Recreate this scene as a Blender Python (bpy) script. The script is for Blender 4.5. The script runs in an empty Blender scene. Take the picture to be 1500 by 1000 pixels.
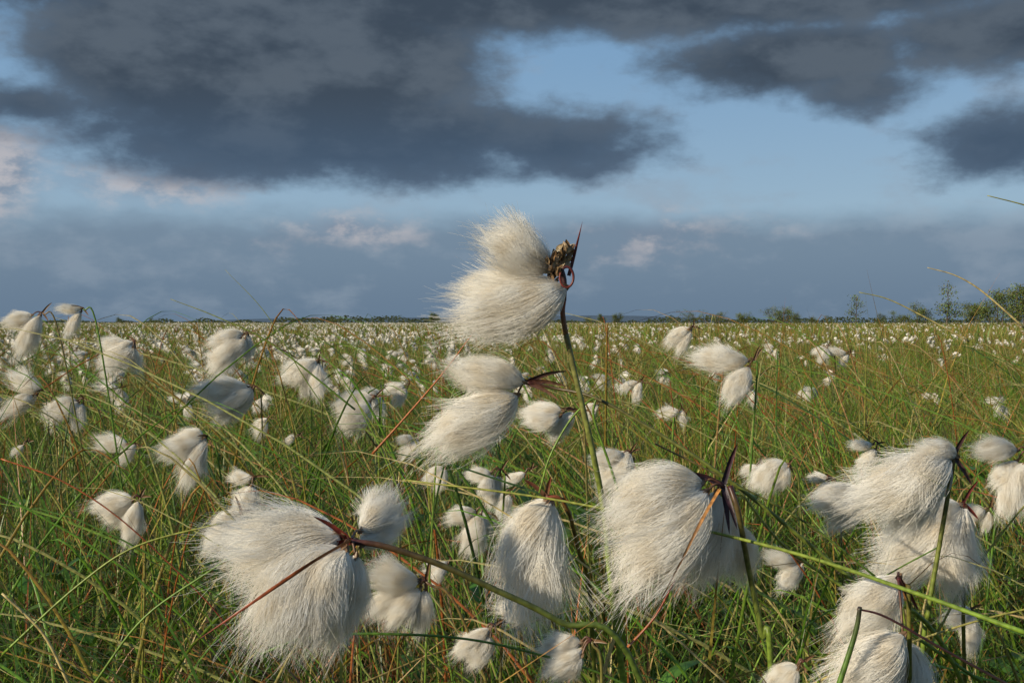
import bpy, math, random
import numpy as np
from mathutils import Vector, Matrix
random.seed(7); rng=np.random.default_rng(7)
sc=bpy.context.scene
sc.view_settings.view_transform='Standard'
sc.view_settings.look='None'; sc.view_settings.exposure=0
H=0.42; F=1613.0
def S(a,b,d):   # bearing / elevation (small angle units) and true distance -> metres
    return Vector(((a-750)/F*d, d, H+(473-b)/F*d))
def lin(c):
    return tuple(((x/255)/12.92 if x/255<=.04045 else ((x/255+.055)/1.055)**2.4) for x in c)
# ------------------------------------------------ materials
def newmat(name):
    m=bpy.data.materials.new(name); m.use_nodes=True
    nt=m.node_tree; nt.nodes.clear()
    out=nt.nodes.new('ShaderNodeOutputMaterial'); return m,nt,out
def mat_plant(name,transl=.3,rough=.45,spec=.35,noise_scale=300):
    m,nt,out=newmat(name); N=nt.nodes; L=nt.links
    at=N.new('ShaderNodeAttribute'); at.attribute_name='Col'
    tc=N.new('ShaderNodeTexCoord')
    no=N.new('ShaderNodeTexNoise'); no.inputs['Scale'].default_value=noise_scale; no.inputs['Detail'].default_value=0
    L.new(tc.outputs['Object'],no.inputs['Vector'])
    mr=N.new('ShaderNodeMapRange'); mr.inputs[1].default_value=.3; mr.inputs[2].default_value=.7; mr.inputs[3].default_value=.72; mr.inputs[4].default_value=1.28
    L.new(no.outputs['Fac'],mr.inputs[0])
    vm=N.new('ShaderNodeVectorMath'); vm.operation='SCALE'; L.new(at.outputs['Color'],vm.inputs[0]); L.new(mr.outputs[0],vm.inputs['Scale'])
    p=N.new('ShaderNodeBsdfPrincipled'); p.inputs['Roughness'].default_value=rough; p.inputs['Specular IOR Level'].default_value=spec
    L.new(vm.outputs[0],p.inputs['Base Color'])
    if transl>0:
        tr=N.new('ShaderNodeBsdfTranslucent'); L.new(vm.outputs[0],tr.inputs['Color'])
        mx=N.new('ShaderNodeMixShader'); mx.inputs[0].default_value=transl
        L.new(p.outputs[0],mx.inputs[1]); L.new(tr.outputs[0],mx.inputs[2]); L.new(mx.outputs[0],out.inputs[0])
    else: L.new(p.outputs[0],out.inputs[0])
    return m
M_GRASS=mat_plant('grass_blades',.22,.42,.4)
M_STEM=mat_plant('plant_stems',0,.4,.4,500)
M_LEAF=mat_plant('leaves',.25,.4,.4,80)
M_TREE=mat_plant('tree_foliage',0,.7,.1,2)
def mat_fluff(name,tr=.22):
    m,nt,out=newmat(name); N=nt.nodes; L=nt.links
    tc=N.new('ShaderNodeTexCoord')
    no=N.new('ShaderNodeTexNoise'); no.inputs['Scale'].default_value=90; no.inputs['Detail'].default_value=0
    L.new(tc.outputs['Object'],no.inputs['Vector'])
    cr=N.new('ShaderNodeValToRGB'); cr.color_ramp.elements[0].position=.3; cr.color_ramp.elements[0].color=(.87,.81,.70,1)
    cr.color_ramp.elements[1].position=.6; cr.color_ramp.elements[1].color=(.95,.93,.88,1)
    L.new(no.outputs['Fac'],cr.inputs[0])
    d=N.new('ShaderNodeBsdfDiffuse'); t=N.new('ShaderNodeBsdfTranslucent'); mx=N.new('ShaderNodeMixShader'); mx.inputs[0].default_value=tr
    L.new(cr.outputs[0],d.inputs[0]); L.new(cr.outputs[0],t.inputs[0]); L.new(d.outputs[0],mx.inputs[1]); L.new(t.outputs[0],mx.inputs[2]); L.new(mx.outputs[0],out.inputs[0])
    return m
M_FLUFF=mat_fluff('cotton_fluff')
# ------------------------------------------------ mesh helper
def crom(pts,n=8):
    P=[np.array(p,float) for p in pts]
    if len(P)==2: 
        return np.array([P[0]*(1-t)+P[1]*t for t in np.linspace(0,1,n+1)])
    P=[2*P[0]-P[1]]+P+[2*P[-1]-P[-2]]; o=[]
    for i in range(1,len(P)-2):
        a,b,c,d=P[i-1:i+3]
        for k in range(n):
            t=k/n; o.append(.5*((2*b)+(-a+c)*t+(2*a-5*b+4*c-d)*t*t+(-a+3*b-3*c+d)*t**3))
    o.append(P[-2]); return np.array(o)
class MB:
    def __init__(s): s.v=[];s.f=[];s.c=[];s.m=[]
    def tube(s,pts,r0,r1,c0,c1,sides=6,n=8,smoothp=True,mi=0,flat=1.0,prof=None,jit=0):
        P=crom(pts,n) if smoothp else np.array([list(p) for p in pts],float)
        m=len(P); T=np.gradient(P,axis=0); T/=np.linalg.norm(T,axis=1)[:,None]+1e-12
        up=np.array([.13,1,.21]); up/=np.linalg.norm(up); b0=len(s.v)
        for i in range(m):
            t=i/(m-1); x=np.cross(T[i],up); x/=np.linalg.norm(x)+1e-9; y=np.cross(x,T[i])
            r=r0+(r1-r0)*t
            if prof: r=r0*prof(t)
            c=[c0[k]+(c1[k]-c0[k])*t for k in range(3)]
            j=1+jit*(random.random()-.5)
            for k in range(sides):
                a=2*math.pi*k/sides
                s.v.append(tuple(P[i]+x*math.cos(a)*r+y*math.sin(a)*r*flat)); s.c.append((c[0]*j,c[1]*j,c[2]*j,1))
        for i in range(m-1):
            for k in range(sides):
                a=b0+i*sides+k; b=b0+i*sides+(k+1)%sides
                s.f.append((a,b,b+sides,a+sides)); s.m.append(mi)
        s.f.append(tuple(b0+k for k in range(sides))[::-1]); s.m.append(mi)
        s.f.append(tuple(b0+(m-1)*sides+k for k in range(sides))); s.m.append(mi)
    def blade(s,pts,w,c0,c1,side=None,n=8,mi=0,fold=.3,prof=None):
        P=crom(pts,n); m=len(P); T=np.gradient(P,axis=0); T/=np.linalg.norm(T,axis=1)[:,None]+1e-12
        sd=np.array(side if side is not None else (random.uniform(-1,1),random.uniform(-.4,.4),random.uniform(-1,1)),float)
        b0=len(s.v)
        for i in range(m):
            t=i/(m-1); x=sd-T[i]*np.dot(sd,T[i]); x/=np.linalg.norm(x)+1e-9; nn=np.cross(x,T[i])
            ww=w*(prof(t) if prof else max(.04,(1-t**2.2)))
            c=[c0[k]+(c1[k]-c0[k])*t for k in range(3)]
            for q in (-1,0,1):
                s.v.append(tuple(P[i]+x*q*ww*.5+nn*(ww*fold if q==0 else 0))); s.c.append((*c,1))
        for i in range(m-1):
            for q in (0,1):
                a=b0+i*3+q; s.f.append((a,a+1,a+4,a+3)); s.m.append(mi)
    def obj(s,name,mats,link=True,smooth=True,parent=None):
        me=bpy.data.meshes.new(name); me.from_pydata(s.v,[],s.f)
        at=me.color_attributes.new('Col','FLOAT_COLOR','POINT'); at.data.foreach_set('color',np.array(s.c,np.float32).ravel())
        for m in mats: me.materials.append(m)
        me.polygons.foreach_set('material_index',s.m)
        me.polygons.foreach_set('use_smooth',[smooth]*len(s.f)); me.update()
        o=bpy.data.objects.new(name,me)
        if link: sc.collection.objects.link(o)
        return o
# ------------------------------------------------ cotton tufts
TL=0.04; TR=0.0125
def fT(t): return np.sin(np.pi*.84*np.clip(t,0,1)**.85)
def fibres(seed,locks,per,npts,stray=.12,oval=.16):
    r=np.random.default_rng(seed); n=locks*per
    R=lambda x: np.repeat(x,per)
    phi0=R(r.uniform(0,2*np.pi,locks)); dph=r.normal(0,.32,n)
    q0=R(np.sqrt(r.uniform(.06,1,locks))); dq=r.normal(0,.13,n)
    ln=R(r.uniform(.62,1.12,locks))*(1+r.normal(0,.10,n))*(1-oval*q0**2)
    st=r.random(n)<stray; dq=np.where(st,dq+r.uniform(-.1,.4,n),dq); ln=np.where(st,ln*r.uniform(1,1.32,n),ln)
    lb=R(r.normal(0,.14,locks)); lb2=R(r.normal(0,.14,locks))
    w1=r.normal(0,.022,n)+np.where(st,r.normal(0,.09,n),0); w2=r.normal(0,.022,n)+np.where(st,r.normal(0,.09,n),0); ph=r.uniform(0,6.28,n)
    bend=r.uniform(.16,.38)*r.choice([-1,1]); bend2=r.uniform(-.16,.16)
    t=np.linspace(0.0,1,npts)[None,:]; cl=1.2-.78*t
    q=q0[:,None]+dq[:,None]*cl; phi=phi0[:,None]+dph[:,None]*cl
    z=TL*ln[:,None]*t; rad=TR*q*fT(t*ln[:,None]*.95)+.0010*q
    tw=phi+.8*t*np.sign(bend)
    x=rad*np.cos(tw)+TL*(bend*(t**2-.45*t)+lb[:,None]*t**3+w1[:,None]*np.sin(ph[:,None]+5*t)*t)
    y=rad*np.sin(tw)+TL*(bend2*t**2+lb2[:,None]*t**3+w2[:,None]*np.cos(ph[:,None]+5*t)*t)
    return np.stack([x,y,z],-1),bend,bend2
def core_geo(bend,bend2,k=.62,zl=.78,rings=10,seg=14,seed=0):
    r=np.random.default_rng(seed); v=[];f=[]
    for i in range(rings+1):
        t=i/rings; z=TL*zl*t; rr=TR*k*(math.sin(math.pi*min(1,t**.8))**.85 if 0<t<1 else .02)
        for j in range(seg):
            a=2*math.pi*j/seg; q=rr*(1+.10*math.sin(3*a+seed)+r.normal(0,.03))
            tt=t*zl
            v.append((q*math.cos(a)+TL*bend*(tt**2-.45*tt),q*math.sin(a)+TL*bend2*tt**2,z+.001))
    for i in range(rings):
        for j in range(seg):
            a=i*seg+j;b=i*seg+(j+1)%seg; f.append((a,b,b+seg,a+seg))
    f.append(tuple(range(seg))[::-1]); f.append(tuple(rings*seg+j for j in range(seg)))
    return v,f
HAIR=[];CORE=[];LOW=[]
def mkhair(P,r0,r1,nm):
    n,npts=P.shape[:2]; cu=bpy.data.hair_curves.new(nm)
    cu.add_curves([npts]*n)
    cu.attributes['position'].data.foreach_set('vector',P.reshape(-1).astype(np.float32))
    ra=cu.attributes.get('radius') or cu.attributes.new('radius','FLOAT','POINT')
    ra.data.foreach_set('value',np.tile(np.linspace(r0,r1,npts),n).astype(np.float32))
    cu.materials.append(M_FLUFF); return cu
for i in range(8):
    P,b1,b2=fibres(100+i,125,22,8)
    HAIR.append(mkhair(P,.00006,.000032,'cotton_fibres_%d'%i))
    P2,b1_,b2_=fibres(300+i,70,14,6,.14,.10)
    def cm_(b1,b2,k,zl):
        v,f=core_geo(b1,b2,k,zl,seed=i); me=bpy.data.meshes.new('cotton_core'); me.from_pydata(v,[],f); me.materials.append(M_FLUFF)
        me.polygons.foreach_set('use_smooth',[True]*len(f)); return me
    CORE.append(cm_(b1,b2,.60,.62)); LOW.append((mkhair(P2,.00009,.00004,'cotton_fibres_small_%d'%i),cm_(b1_,b2_,.56,.58)))
RED=(.18,.03,.02); DRED=(.07,.018,.02); BROWN=(.16,.09,.045); DARK=(.035,.025,.022)
GREEN=(.085,.17,.022); GREEN2=(.16,.26,.03); OLIVE=(.26,.26,.05); STRAW=(.50,.40,.17); RUST=(.36,.11,.03)
WK=.78
class Plant:
    def __init__(s,head):
        s.head=Vector(head); e=bpy.data.objects.new('cottongrass_plant',None); e.empty_display_size=.02
        sc.collection.objects.link(e); e.location=s.head; s.e=e; s.mb=MB()
        s.Minv=Matrix.Translation(s.head).inverted()
    def tuft(s,base,tip,width,var=None,roll=None,low=False):
        i=random.randrange(len(HAIR)) if var is None else var
        base=Vector(base);tip=Vector(tip); d=tip-base; L=d.length*1.04; width=width*WK
        q=d.to_track_quat('Z','Y').to_matrix().to_4x4()
        ro=Matrix.Rotation(random.uniform(0,6.28) if roll is None else roll,4,'Z')
        sw=width/(2*TR)
        M=Matrix.Translation(base)@q@ro@Matrix.Diagonal((sw,sw,L/TL,1))
        src=LOW[i] if low else (HAIR[i],CORE[i])
        for nm,da in (('tuft_fluff',src[0]),('tuft_core',src[1])):
            o=bpy.data.objects.new(nm,da); sc.collection.objects.link(o); o.parent=s.e; o.matrix_basis=s.Minv@M
        dn=d.normalized()
        for k in range(9):
            rv=Vector((random.gauss(0,1),random.gauss(0,1),random.gauss(0,1))); rv=(rv-dn*rv.dot(dn)).normalized()
            l=min(.010,L*.24)*random.uniform(.7,1.2); p0=base-dn*.002
            s.mb.blade([p0,p0+dn*l*.5+rv*sw*.0022,p0+dn*l+rv*sw*.0030],.0026*sw,BROWN,(.34,.26,.18),n=3,prof=lambda t:max(.05,math.sin(math.pi*(.15+.85*t))))
        if (base-s.head).length>.003:
            mid=(base+s.head)/2+Vector((0,0,.002)); s.mb.tube([s.head,mid,base],.0006,.0005,DRED,BROWN,5,4)
    def bracts(s,dirs,l=.02,c=DRED,w=.0028,c1=RED):
        for d in dirs:
            d=Vector(d).normalized(); l2=l*random.uniform(.8,1.15)
            side=d.cross(Vector((0,1,.2)))
            s.mb.blade([s.head-d*.001,s.head+d*l2*.5+Vector((0,0,.06*l2)),s.head+d*l2],w,c,c1,side=side,n=5,fold=.35,prof=lambda t:max(.03,(1-t)**.7*(.75+.5*t)))
    def stem(s,pts,r0=.0008,r1=.0011,c0=RED,c1=GREEN):
        s.mb.tube(pts,r0,r1,c0,c1,7,8,jit=.15)
    def done(s):
        o=s.mb.obj('stem_and_bracts',[M_STEM]); o.parent=s.e; o.matrix_basis=Matrix.Translation(s.head).inverted()
PX=1/F
# ---- hero
d=.48
p=Plant(S(826,415,d))
p.tuft(S(808,388,d+.004),S(712,360,d-.004),82*PX*d,0)
p.tuft(S(828,422,d-.002),S(692,480,d-.012),94*PX*d,1)
p.tuft(S(812,412,d+.010),S(684,442,d+.014),58*PX*d,2)
p.mb.blade([S(833,404,d),S(842,370,d),S(853,325,d-.003)],.0016,DRED,RED,side=(1,0,.2),n=6)
for k in range(110):   # brown scaly husk
    u_=random.random(); c=S(804+28*u_+random.uniform(-7,7),398-30*u_+random.uniform(-13,12),d+random.uniform(-.005,.004)); dv=Vector((random.uniform(-.3,.7),random.uniform(-.7,.3),random.uniform(.1,1))).normalized()*.0034
    col=random.choice([(.42,.30,.17),(.30,.19,.10),(.52,.42,.27),(.14,.09,.05)])
    p.mb.blade([c-dv*.6,c,c+dv*.7],.0024,col,(col[0]*.7,col[1]*.65,col[2]*.6),n=3,prof=lambda t:max(.06,math.sin(math.pi*(.15+.83*t))))
ring=[S(830+10*math.cos(a),406+15*math.sin(a),d-.008) for a in np.linspace(-2.2,3.6,12)]
p.mb.tube(ring,.0006,.0004,DRED,RED,6,4)
p.mb.tube([S(818,385,d),S(826,410,d),S(826,440,d)],.0013,.0011,DARK,DRED,7,5)
p.mb.tube([S(826,438,d),S(824,458,d),S(829,490,d)],.0011,.0012,RED,(.2,.10,.04),7,5)
p.stem([S(829,489,d),S(845,560,d),S(868,660,d),S(888,770,d+.005),S(905,930,d+.01),Vector((.085,d+.03,0))],.0012,.0015,(.17,.15,.05),GREEN2); p.done()
# ---- second head below hero
d=.5
p=Plant(S(772,560,d))
p.tuft(S(768,560,d),S(674,534,d),56*PX*d,3)
p.tuft(S(757,580,d),S(640,652,d-.01),88*PX*d,4)
p.bracts([(1,0,-.1),(.9,-.2,-.5),(.7,.1,.2)],.017,DRED,.003,BROWN)
p.stem([S(772,560,d),S(810,568,d),S(872,583,d-.01),S(960,632,d-.02),S(1080,712,d-.03),S(1250,850,d-.03),S(1400,975,d-.02),Vector((.26,.50,.1)),Vector((.32,.53,0))],.0006,.0012,DRED,GREEN2); p.done()
# ---- big head bottom left
d=.42
p=Plant(S(513,794,d))
p.tuft(S(497,786,d),S(350,812,d+.01),122*PX*d,5)
p.tuft(S(500,805,d-.004),S(376,912,d-.012),110*PX*d,1)
p.tuft(S(506,808,d-.01),S(438,940,d-.02),84*PX*d,6)
p.tuft(S(520,815,d-.004),S(488,942,d+.006),84*PX*d,0)
p.tuft(S(528,778,d+.02),S(585,735,d+.04),58*PX*d,2)
p.tuft(S(530,800,d+.02),S(580,762,d+.04),52*PX*d,3)
p.bracts([(-1,-.3,-.25),(-.9,-.3,-.5),(-.6,-.3,.5)],.016,RED,.003)
p.mb.blade([S(512,792,d-.006),S(460,822,d-.028),S(400,862,d-.034),S(340,903,d-.034),S(283,942,d-.03)],.0017,RUST,RED,side=(.4,0,1),n=6)
p.stem([S(513,794,d),S(560,800,d),S(640,826,d),S(720,862,d),S(820,912,d),S(940,1000,d),Vector((.1,d+.02,0.1)),Vector((.14,d+.04,0))],.0012,.0013,DRED,GREEN); p.done()
# ---- centre low
d=.5
p=Plant(S(800,728,d))
p.tuft(S(806,736,d),S(738,888,d-.01),112*PX*d,2)
p.tuft(S(800,732,d+.01),S(765,800,d+.02),60*PX*d,5)
p.tuft(S(803,735,d),S(800,815,d+.01),44*PX*d,6)
p.bracts([(.2,-.2,.9),(-.6,-.2,.5),(.8,0,-.2)],.012,BROWN,.003)
p.stem([S(800,728,d),S(825,735,d),S(846,800,d+.01),S(870,960,d+.02),Vector((.045,.54,0))]); p.done()
# ---- right centre
d=.46
p=Plant(S(1060,712,d))
p.tuft(S(1028,706,d),S(898,742,d-.01),98*PX*d,4)
p.tuft(S(1035,722,d-.005),S(934,862,d-.015),104*PX*d,0)
p.tuft(S(1050,722,d+.006),S(1015,835,d+.015),80*PX*d,3)
p.tuft(S(1062,735,d+.01),S(1050,835,d+.02),64*PX*d,5)
p.tuft(S(1078,770,d+.015),S(1100,845,d+.03),56*PX*d,2)
p.bracts([(.1,-.2,-1),(.25,-.3,-.9),(-.8,-.1,.3),(.2,0,.6)],.019,(.03,.025,.04),.0034,DRED)
p.mb.blade([S(1055,716,d-.016),S(1030,760,d-.026),S(1000,820,d-.028),S(945,925,d-.02)],.0015,(.45,.2,.05),(.12,.09,.06),side=(1,0,.4),n=6)
p.stem([S(1070,712,d-.003),S(1082,750,d-.006),S(1097,830,d),S(1118,930,d),S(1132,1010,d),Vector((.12,d+.02,0))],.0012,.0013,DRED,GREEN2); p.done()
# ---- right
d=.5
p=Plant(S(1398,668,d))
p.tuft(S(1402,668,d),S(1352,648,d),38*PX*d,1)
p.tuft(S(1392,676,d),S(1277,736,d-.012),92*PX*d,6)
p.tuft(S(1390,690,d+.01),S(1305,775,d+.01),60*PX*d,4)
p.bracts([(-.1,-.1,-1),(.3,0,.5),(.5,-.2,-.9)],.014,DARK,.003,DRED)
p.stem([S(1398,668,d),S(1392,715,d),S(1378,800,d),S(1362,900,d),S(1350,1010,d),Vector((.175,d+.02,0))],.0010,.0012,(.12,.08,.03),GREEN2); p.done()
d=.56
p=Plant(S(1412,738,d))
p.tuft(S(1408,740,d),S(1350,765,d),50*PX*d,2); p.tuft(S(1412,745,d),S(1312,858,d),78*PX*d,5); p.tuft(S(1416,745,d),S(1385,860,d),66*PX*d,1)
p.bracts([(.4,0,.6),(.6,0,-.6)],.014); p.stem([S(1412,738,d),S(1422,800,d),S(1415,950,d),Vector((.26,.6,0))]); p.done()
d=.44
p=Plant(S(1318,848,d))
p.tuft(S(1318,846,d+.01),S(1245,930,d+.01),80*PX*d,3); p.tuft(S(1325,932,d-.01),S(1235,1030,d-.01),92*PX*d,0); p.tuft(S(1325,938,d+.01),S(1330,1060,d+.01),96*PX*d,4)
p.bracts([(.5,0,-.8)],.014,DARK); p.stem([S(1318,848,d),S(1330,880,d),S(1335,960,d),Vector((.17,.46,0))]); p.done()
# ---- generic heads
def gen(a,b,d,s,n=3):
    r=random.Random(int(a*7+b*13)); s*=.93
    head=S(a+.32*s,b-.38*s,d); p=Plant(head); u=s*PX*d; c0=r.uniform(166,192); sp=r.uniform(60,100)
    angs=[c0+(k+.5)*(sp/n)+r.uniform(-14,14) for k in range(n)] if n>1 else [r.uniform(190,240)]
    for k,an in enumerate(angs):
        ar=math.radians(an); L=u*r.uniform(.5,1.0); bo=Vector((math.cos(ar),r.uniform(-.5,.5),math.sin(ar)))*u*r.uniform(.02,.3)
        di=Vector((math.cos(ar),r.uniform(-.5,.5),math.sin(ar))).normalized()
        p.tuft(head+bo,head+bo+di*L,L*r.uniform(.5,.74),r.randrange(8),low=s<56)
    p.bracts([(r.uniform(-1,1),r.uniform(-.4,0),r.uniform(0,1)),(r.uniform(0,1),0,r.uniform(-1,.3))],min(.012,u*.32),BROWN,.0024,BROWN)
    lx=r.uniform(-.05,.12); lz=head.z
    p.stem([head,head+Vector((lx*.1+.006,0,-.02)),head+Vector((lx*.45+.008,.01,-lz*.5)),Vector((head.x+lx,head.y+.03,0))],.0006,.0009,r.choice([BROWN,(.14,.12,.04),GREEN]),r.choice([GREEN,OLIVE])); p.done()
G=[(815,633,.72,92,3),(905,685,.8,64,3),(352,722,.7,66,3),(328,780,.68,84,3),(280,666,.85,76,4),(184,668,.95,50,2),(1080,557,.8,82,2),
(590,892,.5,112,4),(700,945,.5,80,3),(838,975,.45,98,3),(770,912,.55,52,2),(715,712,.72,66,3),(766,702,.75,40,1),(690,768,.75,62,3),
(448,550,1.0,64,4),(345,510,1.1,64,4),(180,520,1.1,60,4),(42,482,.95,68,3),(106,470,.9,52,2),(354,592,1.05,72,4),(530,605,1.0,68,4),
(930,570,1.1,34,2),(988,614,1.1,42,2),(1003,494,1.2,44,3),(1237,528,1.3,32,2),(1205,517,1.3,30,2),(1138,702,.7,62,3),(1200,716,.72,50,3),
(1244,745,.62,84,4),(1482,690,.6,84,3),(1408,915,.6,62,2),(1160,995,.45,66,2),(1160,846,.7,60,3),(46,592,1.1,60,3),(108,602,1.1,50,3),
(184,752,.68,66,3),(640,697,.85,42,2),(602,652,1.,46,2),(1435,765,.62,60,2),(30,658,.9,30,1),(560,745,.62,46,1),(1275,665,.9,44,2),
(870,600,1.2,30,2),(590,575,1.2,34,2),(650,835,.7,42,2),(430,648,1.1,28,1),(385,622,1.1,32,2),(700,560,1.1,36,2),(735,735,.8,46,2),(1105,690,.85,38,2)]
for g in G: gen(*g)
# ------------------------------------------------ ground height
def sst(a,b,x): t=np.clip((x-a)/(b-a),0,1); return t*t*(3-2*t)
def gz(x,y):
    r=np.sqrt(x*x+y*y)
    return .09*sst(8,35,r)+.2*sst(60,160,r)+.02*np.sin(x*2.1+1)*np.sin(y*1.7)+.015*np.sin(x*4.3+y*3.1)
rs=[0]+list(np.geomspace(.15,4000,90)); NA=96
gv=[(0,0,float(gz(np.array(0.),np.array(0.))))]; gf=[]
for r in rs[1:]:
    for k in range(NA):
        a=2*math.pi*k/NA; x=r*math.cos(a);y=r*math.sin(a); gv.append((x,y,float(gz(np.array(x),np.array(y)))))
for k in range(NA): gf.append((0,1+k,1+(k+1)%NA))
for i in range(len(rs)-2):
    for k in range(NA):
        a=1+i*NA+k;b=1+i*NA+(k+1)%NA; gf.append((a,a+NA,b+NA,b))
me=bpy.data.meshes.new('ground'); me.from_pydata(gv,[],gf); me.polygons.foreach_set('use_smooth',[True]*len(gf))
m,nt,out=newmat('bog_ground'); N=nt.nodes;L=nt.links
geo=N.new('ShaderNodeNewGeometry'); n1=N.new('ShaderNodeTexNoise'); n1.inputs['Scale'].default_value=.35; n1.inputs['Detail'].default_value=7; n1.inputs['Roughness'].default_value=.7
L.new(geo.outputs['Position'],n1.inputs['Vector'])
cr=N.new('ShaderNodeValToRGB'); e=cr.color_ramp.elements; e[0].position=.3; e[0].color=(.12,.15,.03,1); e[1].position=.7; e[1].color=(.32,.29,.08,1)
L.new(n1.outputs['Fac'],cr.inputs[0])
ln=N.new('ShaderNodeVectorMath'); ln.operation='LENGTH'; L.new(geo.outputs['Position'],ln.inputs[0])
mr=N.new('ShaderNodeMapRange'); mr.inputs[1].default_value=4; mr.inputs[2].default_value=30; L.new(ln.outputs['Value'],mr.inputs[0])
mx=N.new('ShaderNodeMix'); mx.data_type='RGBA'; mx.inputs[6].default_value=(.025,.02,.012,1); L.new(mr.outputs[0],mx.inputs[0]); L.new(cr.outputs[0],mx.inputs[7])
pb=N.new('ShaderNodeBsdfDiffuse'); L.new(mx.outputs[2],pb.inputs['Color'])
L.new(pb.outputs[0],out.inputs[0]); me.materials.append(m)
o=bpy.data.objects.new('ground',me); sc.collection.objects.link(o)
# ------------------------------------------------ grass clumps
PAL=np.array([GREEN,GREEN2,(.045,.09,.018),OLIVE,STRAW,RUST,(.12,.25,.022),(.16,.10,.05)])
def grass_obj(name,seed,nb,rad,h0,h1,w0,w1,lean,pal,Sg=8,curve=(.1,1.3),dark=.28):
    r=np.random.default_rng(seed)
    a=r.uniform(0,2*np.pi,nb); q=rad*np.sqrt(r.random(nb)); bx=q*np.cos(a);by=q*np.sin(a)
    ln_=r.uniform(h0,h1,nb)*(.6+.4*r.random(nb)**.5); az=np.where(r.random(nb)<.5,r.uniform(0,2*np.pi,nb),r.normal(np.pi,.7,nb)); th0=np.abs(r.normal(0,lean,nb)); cv=r.uniform(curve[0],curve[1],nb)*np.where(r.random(nb)<.2,1.8,1)
    ln_=ln_/np.maximum(.6,np.cos(np.clip(th0+.3*cv,0,1.2)))**.7
    t=np.linspace(0,1,Sg+1); th=th0[:,None]+cv[:,None]*t[None]**1.6
    dl=ln_[:,None]/Sg; hx=np.concatenate([np.zeros((nb,1)),np.cumsum(np.sin(th[:,:-1])*dl,1)],1); hz=np.concatenate([np.zeros((nb,1)),np.cumsum(np.cos(th[:,:-1])*dl,1)],1)
    X=bx[:,None]+hx*np.cos(az)[:,None]; Y=by[:,None]+hx*np.sin(az)[:,None]; Z=hz
    ps=az+np.pi/2+r.normal(0,.6,nb); sx=np.cos(ps)[:,None];sy=np.sin(ps)[:,None]
    w=(w0+(w1-w0)*r.random(nb)**1.6)[:,None]*np.maximum(.06,1-t[None]**2.4)*.5
    V=np.zeros((nb,Sg+1,2,3)) 
    V[:,:,0]=np.stack([X-sx*w,Y-sy*w,Z],-1); V[:,:,1]=np.stack([X+sx*w,Y+sy*w,Z],-1)
    ci=r.choice(len(PAL),nb,p=np.array(pal)/sum(pal)); C=PAL[ci]*r.uniform(.7,1.3,(nb,1))
    tipi=r.random(nb)<.30; T=np.where(tipi[:,None],np.array([[.36,.16,.05]]),C)
    bot=C*dark+np.array([[.03,.018,.008]])  # blade foot browner, and darkened in colour for the shade low in the grass
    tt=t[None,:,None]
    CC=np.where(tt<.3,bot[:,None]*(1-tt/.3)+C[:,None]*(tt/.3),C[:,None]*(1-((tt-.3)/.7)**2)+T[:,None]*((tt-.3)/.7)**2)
    CC=np.repeat(CC[:,:,None,:],2,2); CC=np.concatenate([CC,np.ones(CC.shape[:-1]+(1,))],-1)
    idx=np.arange(nb*(Sg+1)*2).reshape(nb,Sg+1,2)
    Fc=np.stack([idx[:,:-1,0],idx[:,:-1,1],idx[:,1:,1],idx[:,1:,0]],-1).reshape(-1,4)
    me=bpy.data.meshes.new(name); me.from_pydata(V.reshape(-1,3).tolist(),[],Fc.tolist())
    at=me.color_attributes.new('Col','FLOAT_COLOR','POINT'); at.data.foreach_set('color',CC.reshape(-1).astype(np.float32))
    me.materials.append(M_GRASS); me.polygons.foreach_set('use_smooth',[True]*len(Fc)); me.update()
    return bpy.data.objects.new(name,me)
def coll(name,objs):
    c=bpy.data.collections.new(name)
    for o in objs: c.objects.link(o)
    return c
def scatter(name,col,pos,rot,scl,idx,real=False):
    me=bpy.data.meshes.new(name); me.from_pydata(np.asarray(pos).tolist(),[],[])
    a=me.attributes.new('rot','FLOAT_VECTOR','POINT'); a.data.foreach_set('vector',np.asarray(rot,np.float32).ravel())
    a=me.attributes.new('scl','FLOAT_VECTOR','POINT'); a.data.foreach_set('vector',np.asarray(scl,np.float32).ravel())
    a=me.attributes.new('idx','INT','POINT'); a.data.foreach_set('value',np.asarray(idx,np.int32).ravel())
    o=bpy.data.objects.new(name,me); sc.collection.objects.link(o)
    ng=bpy.data.node_groups.new(name+'_gn','GeometryNodeTree')
    ng.interface.new_socket('Geometry',in_out='INPUT',socket_type='NodeSocketGeometry'); ng.interface.new_socket('Geometry',in_out='OUTPUT',socket_type='NodeSocketGeometry')
    N=ng.nodes;L=ng.links; gi=N.new('NodeGroupInput');go=N.new('NodeGroupOutput')
    ip=N.new('GeometryNodeInstanceOnPoints'); ci=N.new('GeometryNodeCollectionInfo'); ci.inputs['Collection'].default_value=col; ci.inputs['Separate Children'].default_value=True; ci.inputs['Reset Children'].default_value=True
    ip.inputs['Pick Instance'].default_value=True
    def na(nm,ty):
        x=N.new('GeometryNodeInputNamedAttribute'); x.data_type=ty; x.inputs['Name'].default_value=nm; return x.outputs['Attribute']
    er=N.new('FunctionNodeEulerToRotation')
    L.new(gi.outputs[0],ip.inputs['Points']); L.new(ci.outputs[0],ip.inputs['Instance']); L.new(na('idx','INT'),ip.inputs['Instance Index'])
    L.new(na('rot','FLOAT_VECTOR'),er.inputs[0]); L.new(er.outputs[0],ip.inputs['Rotation']); L.new(na('scl','FLOAT_VECTOR'),ip.inputs['Scale'])
    if real:
        rz=N.new('GeometryNodeRealizeInstances'); L.new(ip.outputs[0],rz.inputs[0]); L.new(rz.outputs[0],go.inputs[0])
    else: L.new(ip.outputs[0],go.inputs[0])
    md=o.modifiers.new('scatter','NODES'); md.node_group=ng
    return o
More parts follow.
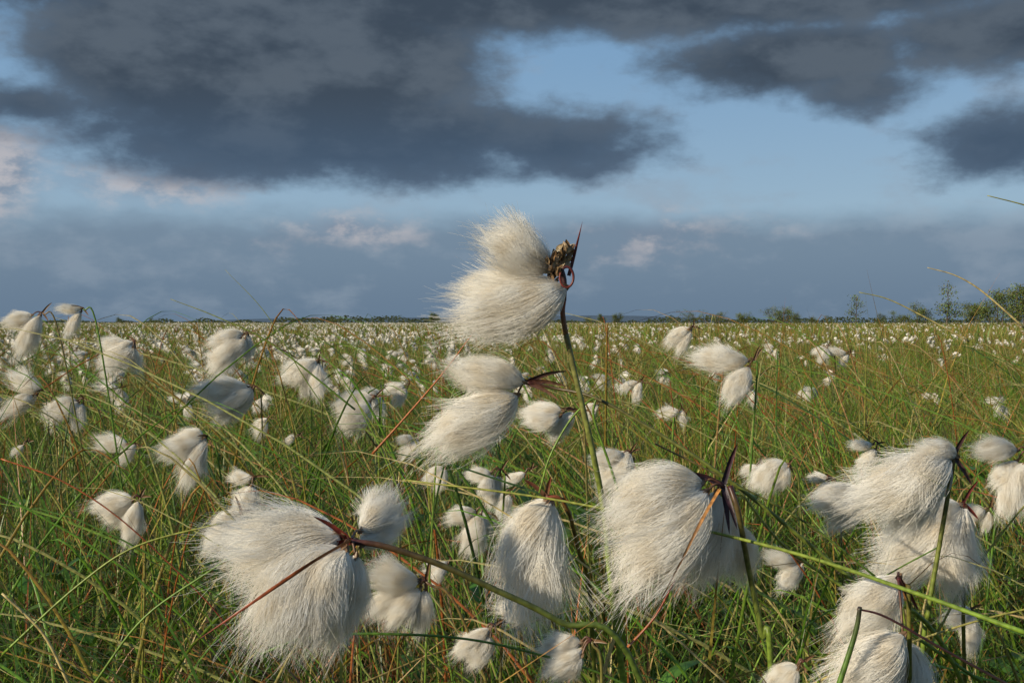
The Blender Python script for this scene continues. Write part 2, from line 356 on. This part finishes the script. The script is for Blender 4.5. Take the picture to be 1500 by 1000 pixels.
def sector(bands,half=.66,mid=0.):
    out=[]
    for r0,r1,den in bands:
        n=int(half*(r1*r1-r0*r0)*den); r=np.sqrt(rng.uniform(r0*r0,r1*r1,n)); a=mid+rng.uniform(-half,half,n)
        out.append(np.stack([r*np.sin(a),r*np.cos(a)],-1))
    return np.concatenate(out)
PA=[7,6.5,4,3,1.6,1.4,6.5,1]; PB=[6,7.5,2,4.5,2.2,1.7,5.5,1]
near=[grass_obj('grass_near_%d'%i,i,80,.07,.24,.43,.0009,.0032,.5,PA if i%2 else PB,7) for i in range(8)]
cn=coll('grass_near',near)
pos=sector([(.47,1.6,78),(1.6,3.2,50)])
r=np.hypot(pos[:,0],pos[:,1]); n=len(pos)
hs=np.clip(.66+ (r-.45)*.46,.66,.97)*rng.uniform(.74,1.14,n)
hs=np.where((rng.random(n)<.10)&(r>.9),hs*1.12,hs)
# meadow also stands beside and behind the viewer, left and right
p2=sector([(.42,2.3,48)],1.45,-2.15); p3=sector([(.5,1.5,30)],.5,1.2)
pb2=np.concatenate([p2,p3]); h2=rng.uniform(.72,.92,len(pb2))
pos=np.concatenate([pos,pb2]); hs=np.concatenate([hs,h2]); n=len(pos)
z=gz(pos[:,0],pos[:,1])
scatter('grass_tufts',cn,np.c_[pos,z],np.c_[rng.normal(0,.1,n),rng.normal(0,.1,n),rng.normal(0,.6,n)],np.c_[hs*0+1,hs*0+1,hs],rng.integers(0,8,n),True)
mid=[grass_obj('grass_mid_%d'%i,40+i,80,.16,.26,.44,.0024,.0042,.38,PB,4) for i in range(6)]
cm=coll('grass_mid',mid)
pos=sector([(3.0,9,24)]); n=len(pos)
scatter('grass_field',cm,np.c_[pos,gz(pos[:,0],pos[:,1])],np.c_[np.zeros(n),np.zeros(n),rng.normal(0,.6,n)],np.c_[np.full(n,.9),np.full(n,.9),rng.uniform(.78,1.05,n)],rng.integers(0,6,n),True)
PF=[5,6,1,7,3,1.5,4,1]
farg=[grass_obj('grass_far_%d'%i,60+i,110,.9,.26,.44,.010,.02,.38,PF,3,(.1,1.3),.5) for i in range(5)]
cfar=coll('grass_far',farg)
pos=sector([(9,28,1.3),(28,100,.22)]); r=np.hypot(pos[:,0],pos[:,1]); n=len(pos)
s=.9+1.2*sst(25,60,r); zz=rng.uniform(.8,1.05,n)*(1-.15*sst(20,60,r))
scatter('grass_field_distant',cfar,np.c_[pos,gz(pos[:,0],pos[:,1])],np.c_[np.zeros(n),np.zeros(n),rng.uniform(0,6.28,n)],np.c_[s,s,zz],rng.integers(0,5,n),True)
lit=[grass_obj('litter_%d'%i,70+i,80,.12,.1,.3,.0008,.002,1.1,[1,.6,.8,1.5,1.6,2.5,.5,4],5) for i in range(4)]
cl=coll('litter',lit); pos=sector([(.3,2.2,26)]); n=len(pos)
scatter('dead_grass_litter',cl,np.c_[pos,gz(pos[:,0],pos[:,1])+rng.uniform(0,.06,n)],np.c_[np.zeros(n),np.zeros(n),rng.uniform(0,6.28,n)],np.ones((n,3)),rng.integers(0,4,n),True)
# ---- low broad leaves
lv=[]
for i in range(4):
    mb=MB(); rr=random.Random(i)
    for k in range(9):
        a=rr.uniform(0,6.28); h=rr.uniform(.03,.17); b=Vector((rr.uniform(-.03,.03),rr.uniform(-.03,.03),0)); dr=Vector((math.cos(a),math.sin(a),0)); tp=b+dr*.02+Vector((0,0,h))
        col=rr.choice([(.06,.16,.02),(.09,.21,.03),(.05,.12,.02),(.12,.22,.04)])
        mb.tube([b,(b+tp)/2+dr*.004,tp],.0008,.0006,GREEN,GREEN,4,3)
        l=rr.uniform(.018,.036); up=rr.uniform(-.2,.7)
        mb.blade([tp,tp+dr*l*.5+Vector((0,0,up*l*.5)),tp+dr*l+Vector((0,0,up*l*.6))],l*.5,col,col,side=(-dr.y,dr.x,rr.uniform(-.4,.4)),n=5,fold=-.12,prof=lambda t:max(.04,math.sin(math.pi*(.04+.94*t)**.8)))
    lv.append(mb.obj('leaf_rosette_%d'%i,[M_LEAF],link=False))
cv=coll('leaf_rosettes',lv); pos=sector([(.42,2.0,44)]); n=len(pos); s=rng.uniform(.8,1.4,n)
scatter('low_leafy_plants',cv,np.c_[pos,gz(pos[:,0],pos[:,1])],np.c_[np.zeros(n),np.zeros(n),rng.uniform(0,6.28,n)],np.c_[s,s,s],rng.integers(0,4,n),True)
# ------------------------------------------------ field cottongrass
def fieldplant(i,name,lk,per,npt,seg,rings,wd0,kc):
    mb=MB(); r=random.Random(50+i); hd=Vector((0,0,.345))
    mb.tube([Vector((r.uniform(-.03,.06),r.uniform(-.03,.03),0)),Vector((.008,0,.2)),hd],.0010,.0006,GREEN,(.14,.13,.05),4,3)
    nt_=r.choice([2,3,3,4,4]); sz=r.uniform(.75,1.1)
    for k in range(nt_):
        ar=math.radians(168+(k+.5)*(100/nt_)+r.uniform(-15,15)); Lr=r.uniform(.022,.037)*sz
        di=Vector((math.cos(ar),r.uniform(-.6,.6),math.sin(ar))).normalized(); ba=hd+di*r.uniform(.002,.013)
        Mx=Matrix.Translation(ba)@di.to_track_quat('Z','Y').to_matrix().to_4x4()@Matrix.Rotation(r.uniform(0,6.28),4,'Z')@Matrix.Diagonal((Lr/TL*.82,Lr/TL*.82,Lr/TL,1))
        Pf,b1,b2=fibres(900+i*10+k,lk,per,npt,.16,.12)
        v,f=core_geo(b1,b2,kc,.74,rings,seg,k+i); b0=len(mb.v)
        for q in v: mb.v.append(tuple(Mx@Vector(q))); mb.c.append((1,1,1,1))
        for q in f: mb.f.append(tuple(b0+x for x in q)); mb.m.append(1)
        for fb in Pf:
            b0=len(mb.v); sd=Vector((r.gauss(0,1),r.gauss(0,1),0)).normalized()*wd0; m1=npt-1
            for j,pp in enumerate(fb):
                pp=Vector(pp); wd=sd*(1-.7*j/m1); mb.v+= [tuple(Mx@(pp-wd)),tuple(Mx@(pp+wd))]; mb.c+=[(1,1,1,1)]*2
            for j in range(m1): a=b0+2*j; mb.f.append((a,a+1,a+3,a+2)); mb.m.append(1)
    for k in range(3):
        dv=Vector((r.uniform(-1,1),r.uniform(-.5,.5),r.uniform(-.3,1))).normalized()*.012
        mb.blade([hd,hd+dv*.5,hd+dv],.0025,BROWN,BROWN,n=2)
    return mb.obj(name,[M_STEM,M_FLUFF],link=False)
cf=coll('cottongrass',[fieldplant(i,'cottongrass_%d'%i,40,7,5,9,6,.0003,.66) for i in range(12)])
cf2=coll('cottongrass_small',[fieldplant(20+i,'cottongrass_small_%d'%i,14,3,3,7,4,.0007,.78) for i in range(8)])
def field_pos(b):
    pos=sector(b); r=np.hypot(pos[:,0],pos[:,1]); u=pos[:,0]/pos[:,1]
    pat=.5+.5*np.sin(pos[:,0]*1.1+2*np.sin(pos[:,1]*.35))*np.cos(pos[:,1]*.5+pos[:,0]*.3)
    keep=(.2+1.2*pat)*np.where(u<.02,1.3,np.where(u<.12,.65,.32))*np.where((u>.12)&(r<6),.6,1)
    pos=pos[rng.random(len(pos))<keep]; n=len(pos); s=rng.uniform(.72,1.15,n)
    return np.c_[pos,gz(pos[:,0],pos[:,1])-.01-.035*rng.random(n)+.34*(1-s)*rng.uniform(.4,1,n)],np.c_[rng.normal(0,.1,n),rng.normal(0,.1,n),rng.normal(0,.5,n)],np.c_[s,s,s],n
a_,b_,c_,n=field_pos([(1.3,2.2,10),(2.2,5,34)]); scatter('cottongrass_patch',cf,a_,b_,c_,rng.integers(0,12,n))
a_,b_,c_,n=field_pos([(5,10,36),(10,30,12),(30,95,2.0)]); scatter('cottongrass_field',cf2,a_,b_,c_,rng.integers(0,8,n))
# ------------------------------------------------ long individual stems / blades
mb=MB()
def T(pts,r,c0,c1,d0,d1=None,r1=None):
    d1=d0 if d1 is None else d1; n=len(pts)
    mb.tube([S(a,b,d0+(d1-d0)*i/(n-1)) for i,(a,b) in enumerate(pts)],r,r1 or r*.7,c0,c1,6,8,jit=.12)
T([(1510,930),(1350,872),(1180,815),(1000,770),(800,730),(590,703)],.0010,GREEN2,OLIVE,.40,.50,.0004)
T([(930,800),(900,700),(870,612),(873,582),(838,612),(806,668),(790,722)],.0006,GREEN,GREEN2,.49)
T([(380,960),(450,935),(560,930),(700,940),(850,978),(930,1010)],.0007,GREEN,GREEN,.45)
T([(1290,850),(1180,765),(1040,690),(960,650)],.0006,GREEN,BROWN,.55)
T([(912,940),(900,840),(888,745)],.0011,GREEN2,OLIVE,.5)
T([(1440,1000),(1250,870),(1150,800),(1085,720)],.0008,GREEN,OLIVE,.48)
T([(0,672),(90,705),(180,765),(290,870),(340,930)],.0005,RUST,RED,.6)
T([(100,1010),(60,930),(0,870)],.0008,STRAW,STRAW,.5)
T([(1500,480),(1440,428),(1400,404),(1358,392)],.0006,STRAW,STRAW,.6,.6,.0002)
T([(1420,500),(1350,462),(1300,438),(1258,428)],.0005,STRAW,OLIVE,.6,.6,.0002)
T([(1560,320),(1500,301),(1445,287)],.0004,OLIVE,OLIVE,.5,.5,.0002)
T([(560,720),(450,560),(390,460),(330,395)],.0005,GREEN,OLIVE,.7,.7,.0001)
T([(520,600),(400,505),(320,465),(250,438)],.0008,GREEN,OLIVE,.8,.8,.0002)
T([(1230,1010),(1255,930),(1262,890)],.0012,GREEN,DARK,.42)
T([(1490,1010),(1380,950),(1300,905),(1258,893)],.0006,DARK,DRED,.42)
T([(545,665),(590,615),(650,545),(700,478)],.0007,RUST,RUST,.6,.6,.0003)
T([(640,640),(670,560),(720,470)],.0004,GREEN,OLIVE,.7,.7,.0002)
T([(600,940),(600,800),(560,650),(500,560)],.0006,GREEN,OLIVE,.6,.6,.0002)
T([(920,950),(960,905),(990,850)],.0006,RUST,RED,.44)
T([(1180,1010),(1290,960),(1420,915),(1520,890)],.0006,STRAW,OLIVE,.45)
T([(130,1010),(210,905),(330,820),(420,740)],.0006,GREEN2,GREEN,.5)
T([(700,1010),(610,940),(540,850),(480,700)],.0005,GREEN2,OLIVE,.55)
T([(1110,1010),(1170,930),(1290,850),(1380,800)],.0005,GREEN2,GREEN,.5)
T([(0,960),(110,860),(200,800),(330,765)],.0006,GREEN2,OLIVE,.5)
for k in range(800):  # stray tall blades leaning in the wind
    dd=random.uniform(.5,2.6); a=random.uniform(-150,1650); x=(a-750)/F*dd
    hgt=random.uniform(.18,.36) if dd<.9 else random.uniform(.30,.40); lx=random.gauss(-.06,.17)
    if random.random()<.12: hgt=min(.425,hgt+.05)
    b=Vector((x-lx,dd+random.uniform(-.08,.08),0)); t=Vector((x,dd,hgt)); md=b*.45+t*.55+Vector((-lx*.25,0,.03))
    c=random.choice([GREEN,GREEN2,OLIVE,STRAW,GREEN,GREEN2,GREEN2,(.12,.25,.022),(.12,.25,.022),GREEN2,RUST,(.045,.09,.018)]); mb.blade([b,md,t,t+Vector((lx*.45,0,-.02*random.random()))],random.uniform(.0010,.0028),c,random.choice([c,c,STRAW,RUST]),side=(1,.3,0),n=5)
mb.obj('long_grass_stems',[M_STEM])
# ------------------------------------------------ trees
def tree(name,a,dist,hpx,wpx,dens=1.,seed=0,base=.25):
    r=random.Random(seed); x=(a-750)/F*dist; Ht=hpx/F*dist+ (H-base); W=wpx/F*dist
    e=bpy.data.objects.new(name,None); sc.collection.objects.link(e); e.location=(x,dist,base)
    tb=MB(); fb=MB(); ends=[]
    nt=1 if wpx<hpx*.8 else r.randint(3,5)
    for q in range(nt):
        ox=0 if nt==1 else r.uniform(-.35,.35)*W; hh=Ht*(1 if q==0 else r.uniform(.55,.95))
        b=Vector((ox*.5,r.uniform(-.2,.2)*W,-.1)); top=Vector((ox+r.uniform(-.05,.05)*Ht,b.y,hh))
        md=(b+top)/2+Vector((r.uniform(-.04,.04)*Ht,0,0)); tb.tube([b,md,top],.022*Ht,.004*Ht,(.12,.10,.08),(.08,.06,.05),6,5)
        for k in range(11):
            t=r.uniform(.15,.98); st=b.lerp(md,t*2) if t<.5 else md.lerp(top,t*2-1)
            an=r.uniform(0,6.28); ll=W*.5*r.uniform(.5,1)*(1.15-t*.8)
            en=st+Vector((math.cos(an)*ll,math.sin(an)*ll,ll*r.uniform(.2,.9))); tb.tube([st,(st+en)/2+Vector((0,0,.03*Ht)),en],.008*Ht,.002*Ht,(.1,.08,.06),(.08,.06,.05),4,3)
            ends+= [en,(st+en)/2]
        ends.append(top)
    for en in ends:
        sh=r.uniform(.6,1.5); cr=Ht*.09
        for k in range(int(34*dens)):
            c=en+Vector((r.gauss(0,cr),r.gauss(0,cr),r.gauss(0,cr*.8))); 
            if c.z<.02: continue
            s=r.uniform(.016,.034)*Ht; ax=Vector((r.gauss(0,1),r.gauss(0,1),r.gauss(0,1))).normalized(); bx=ax.orthogonal().normalized(); cx=ax.cross(bx)
            col=tuple(v*sh*r.uniform(.7,1.3) for v in (.10,.125,.035)); b0=len(fb.v)
            fb.v+=[tuple(c-bx*s),tuple(c-cx*s*.5),tuple(c+bx*s),tuple(c+cx*s*.5)]; fb.c+=[(*col,1)]*4; fb.f.append((b0,b0+1,b0+2,b0+3)); fb.m.append(0)
    for o in (tb.obj('trunk_and_limbs',[M_TREE]),fb.obj('foliage',[M_TREE],smooth=False)): o.parent=e
TR_=[(1255,60,38,28,.7),(1384,62,54,38,1),(1350,65,26,38,1.2),(1462,55,44,60,1.2),(1500,58,52,60,1.3),(1425,70,28,50,1.2),(1140,80,20,50,1.2),(1090,85,15,26,1.2),(1020,90,13,60,1.2),(1052,90,12,40,1.2),
(637,95,16,14,1.3),(905,90,14,16,1.2),(882,90,12,12,1.2),(985,95,9,20,1),(1190,90,10,18,1),(1320,80,14,30,1.2),(1290,75,14,16,.9),(175,110,8,12,1),(225,110,7,16,1),(495,110,8,24,1),(1540,58,50,60,1),(1165,85,14,30,1.2),(1215,85,10,18,1),(860,100,9,14,1),(720,110,7,14,1)]
for i,(a,di,h,w,de) in enumerate(TR_): tree('birch_tree' if w<45 else 'willow_bush',a,di,h,w,de,i)
mb=MB(); r=random.Random(3)
for k in range(16000):   # distant hedgerow mass
    D=r.uniform(300,420); a=r.uniform(-900,2400); x=(a-750)/F*D
    env=.35+1.1*abs(math.sin(a*.013+1))*abs(math.sin(a*.047))+.5*max(0,math.sin(a*.11))
    if 400<a<645: env+=1.1
    if a>950: env+=.8
    z=.1+r.random()**.8*env; s=r.uniform(.10,.26); sh=r.uniform(.5,1.4); col=(.06*sh,.075*sh,.035*sh)
    b0=len(mb.v); an=r.uniform(-.8,.8); c=Vector((x,D,z)); u_=Vector((math.cos(an),.3,math.sin(an)))*s*1.8; w_=Vector((-math.sin(an),.2,math.cos(an)))*s*.9
    mb.v+=[tuple(c-u_),tuple(c-w_),tuple(c+u_),tuple(c+w_)]; mb.c+=[(*col,1)]*4; mb.f.append((b0,b0+1,b0+2,b0+3)); mb.m.append(0)
mb.obj('distant_tree_line',[M_TREE],smooth=False)
mb=MB()
for k in range(121):
    x=-3000+50*k; h=4+14*max(0,math.sin(k*.09-3.9))**1+5*max(0,math.sin(k*.31)); 
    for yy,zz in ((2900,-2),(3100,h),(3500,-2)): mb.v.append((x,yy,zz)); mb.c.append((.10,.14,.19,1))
for k in range(120):
    for q in (0,1): a=k*3+q; mb.f.append((a,a+3,a+4,a+1)); mb.m.append(0)
mb.obj('distant_hills',[M_TREE])
# ------------------------------------------------ sun + sky
sv=Vector((-.80,-.50,.37)).normalized()
ld=bpy.data.lights.new('sun','SUN'); ld.energy=5.0; ld.angle=math.radians(.5); ld.color=(1,.875,.67)
lo=bpy.data.objects.new('sun',ld); lo.rotation_euler=sv.to_track_quat('Z','Y').to_euler(); sc.collection.objects.link(lo)
w=bpy.data.worlds.new('World'); sc.world=w; w.use_nodes=True; nt=w.node_tree; N=nt.nodes; L=nt.links; N.clear()
wo=N.new('ShaderNodeOutputWorld'); bg=N.new('ShaderNodeBackground'); STR=.1; bg.inputs[1].default_value=STR; L.new(bg.outputs[0],wo.inputs[0])
try: w.cycles.sampling_method='NONE'
except Exception as ex: print(ex)
sk=N.new('ShaderNodeTexSky'); sk.sky_type='NISHITA'; sk.sun_disc=False; sk.sun_elevation=math.asin(sv.z); sk.sun_rotation=math.atan2(sv.x,sv.y)%(2*math.pi)
tc=N.new('ShaderNodeTexCoord'); sx=N.new('ShaderNodeSeparateXYZ'); L.new(tc.outputs['Generated'],sx.inputs[0])
def inp(s,x):
    if isinstance(x,(int,float)): s.default_value=x
    else: L.new(x,s)
def M(op,a,b=0.,c=None,clamp=False):
    n=N.new('ShaderNodeMath'); n.operation=op; n.use_clamp=clamp; inp(n.inputs[0],a); inp(n.inputs[1],b)
    if c is not None: inp(n.inputs[2],c)
    return n.outputs[0]
X,Y,Z=sx.outputs
hyp=M('SQRT',M('ADD',M('MULTIPLY',X,X),M('MULTIPLY',Y,Y)))
U0=M('ARCTAN2',X,Y); V0=M('DIVIDE',Z,M('MAXIMUM',hyp,.02))
def noise(scale,zs,detail=8,rough=.55,off=0):
    mp=N.new('ShaderNodeMapping'); mp.inputs['Scale'].default_value=(1,1,zs); mp.inputs['Location'].default_value=(off,off*.7,off*1.3); L.new(tc.outputs['Generated'],mp.inputs[0])
    n=N.new('ShaderNodeTexNoise'); n.inputs['Scale'].default_value=scale; n.inputs['Detail'].default_value=detail; n.inputs['Roughness'].default_value=rough; L.new(mp.outputs[0],n.inputs['Vector']); return M('SUBTRACT',n.outputs['Fac'],.5)
wu=noise(6,2,1,.5,3.1); wv=noise(6,2,1,.5,7.7)
U=M('ADD',U0,M('MULTIPLY',wu,.07)); V=M('ADD',V0,M('MULTIPLY',wv,.035))
nA=noise(9,2.2,5,.56,1.3); nB=noise(26,1.8,5,.58,5.3); nC=noise(4,2.5,4,.55,9.1)
def field(lst):
    D=None
    for cx,cy,rx,ry in lst:
        az=math.atan((cx-750)/F); u0=az; v0=(473-cy)/F*math.cos(az); a=rx/F*math.cos(az); b=ry/F
        du=M('MULTIPLY_ADD',U,1/a,-u0/a); dv=M('MULTIPLY_ADD',V,1/b,-v0/b)
        e=M('SQRT',M('MULTIPLY_ADD',du,du,M('MULTIPLY',dv,dv)))
        dd=M('MULTIPLY_ADD',e,-b,b)
        D=dd if D is None else M('SMOOTH_MAX',D,dd,.012)
    return D
def ss(x,a,b):
    n=N.new('ShaderNodeMapRange'); n.interpolation_type='SMOOTHSTEP'; inp(n.inputs[0],x); n.inputs[1].default_value=a;n.inputs[2].default_value=b; return n.outputs[0]
def mix(f,a,b):
    n=N.new('ShaderNodeMix'); n.data_type='RGBA'; inp(n.inputs[0],f)
    for s,x in ((n.inputs[6],a),(n.inputs[7],b)):
        if isinstance(x,tuple): s.default_value=(*[v/STR for v in lin(x)],1)
        else: L.new(x,s)
    return n.outputs[2]
dark=field([(650,-70,1500,140),(400,90,340,140),(480,195,410,78),(810,208,175,46),(60,165,130,34),(1150,90,195,66),(1265,132,80,38),(1480,40,260,55),(1480,205,125,50)])
Dn=M('ADD',dark,M('ADD',M('MULTIPLY',nA,.040),M('MULTIPLY',nB,.034)))
far=M('MAXIMUM',ss(M('ABSOLUTE',U0),.55,.8),ss(V0,.33,.5))
Dg=M('MULTIPLY',nC,.5)
Dall=M('ADD',M('MULTIPLY',Dn,M('SUBTRACT',1.,far)),M('MULTIPLY',Dg,far))
mD=ss(Dall,-.012,.013)
clear=mix(ss(V0,.03,.30),(150,178,200),(120,160,198))
clear=mix(.85,sk.outputs[0],clear)
edge=M('ADD',V0,M('ADD',M('MULTIPLY',nA,.05),M('MULTIPLY',nC,.04)))
bank=M('SUBTRACT',1.,ss(edge,.073,.108))
bankc=mix(ss(V0,.0,.09),(97,118,141),(113,133,153))
col=mix(M('MULTIPLY',bank,.90),clear,bankc)
thin=ss(M('ADD',nA,M('MULTIPLY',nB,.4)),-.02,.22)
col=mix(M('MULTIPLY',thin,.45),col,(146,160,175))
lt=field([(10,245,95,66),(205,262,130,30),(500,346,95,20),(950,348,120,22),(80,200,40,14)])
mL=ss(M('ADD',lt,M('ADD',M('MULTIPLY',nA,.05),M('MULTIPLY',nB,.03))),-.010,.022)
col=mix(M('MULTIPLY',mL,.8),col,mix(ss(nB,-.1,.12),(122,136,155),(190,184,186)))
dk=mix(ss(M('ADD',nA,M('MULTIPLY',nB,.5)),-.14,.16),(60,71,84),(86,97,109))
dk=mix(M('MULTIPLY',M('SUBTRACT',1.,ss(V0,.14,.22)),.7),dk,(68,89,113))
dk=mix(M('MULTIPLY',M('SUBTRACT',1.,ss(Dall,.0,.022)),.5),dk,(96,117,140))
col=mix(M('MULTIPLY',mD,.97),col,dk)
L.new(col,bg.inputs[0])
# ------------------------------------------------ camera
cd=bpy.data.cameras.new('camera'); cd.lens=F/1500*36; cd.clip_start=.01; cd.clip_end=9000
co=bpy.data.objects.new('camera',cd); co.location=(0,0,H); co.rotation_euler=(math.radians(90-.96),0,0); sc.collection.objects.link(co); sc.camera=co
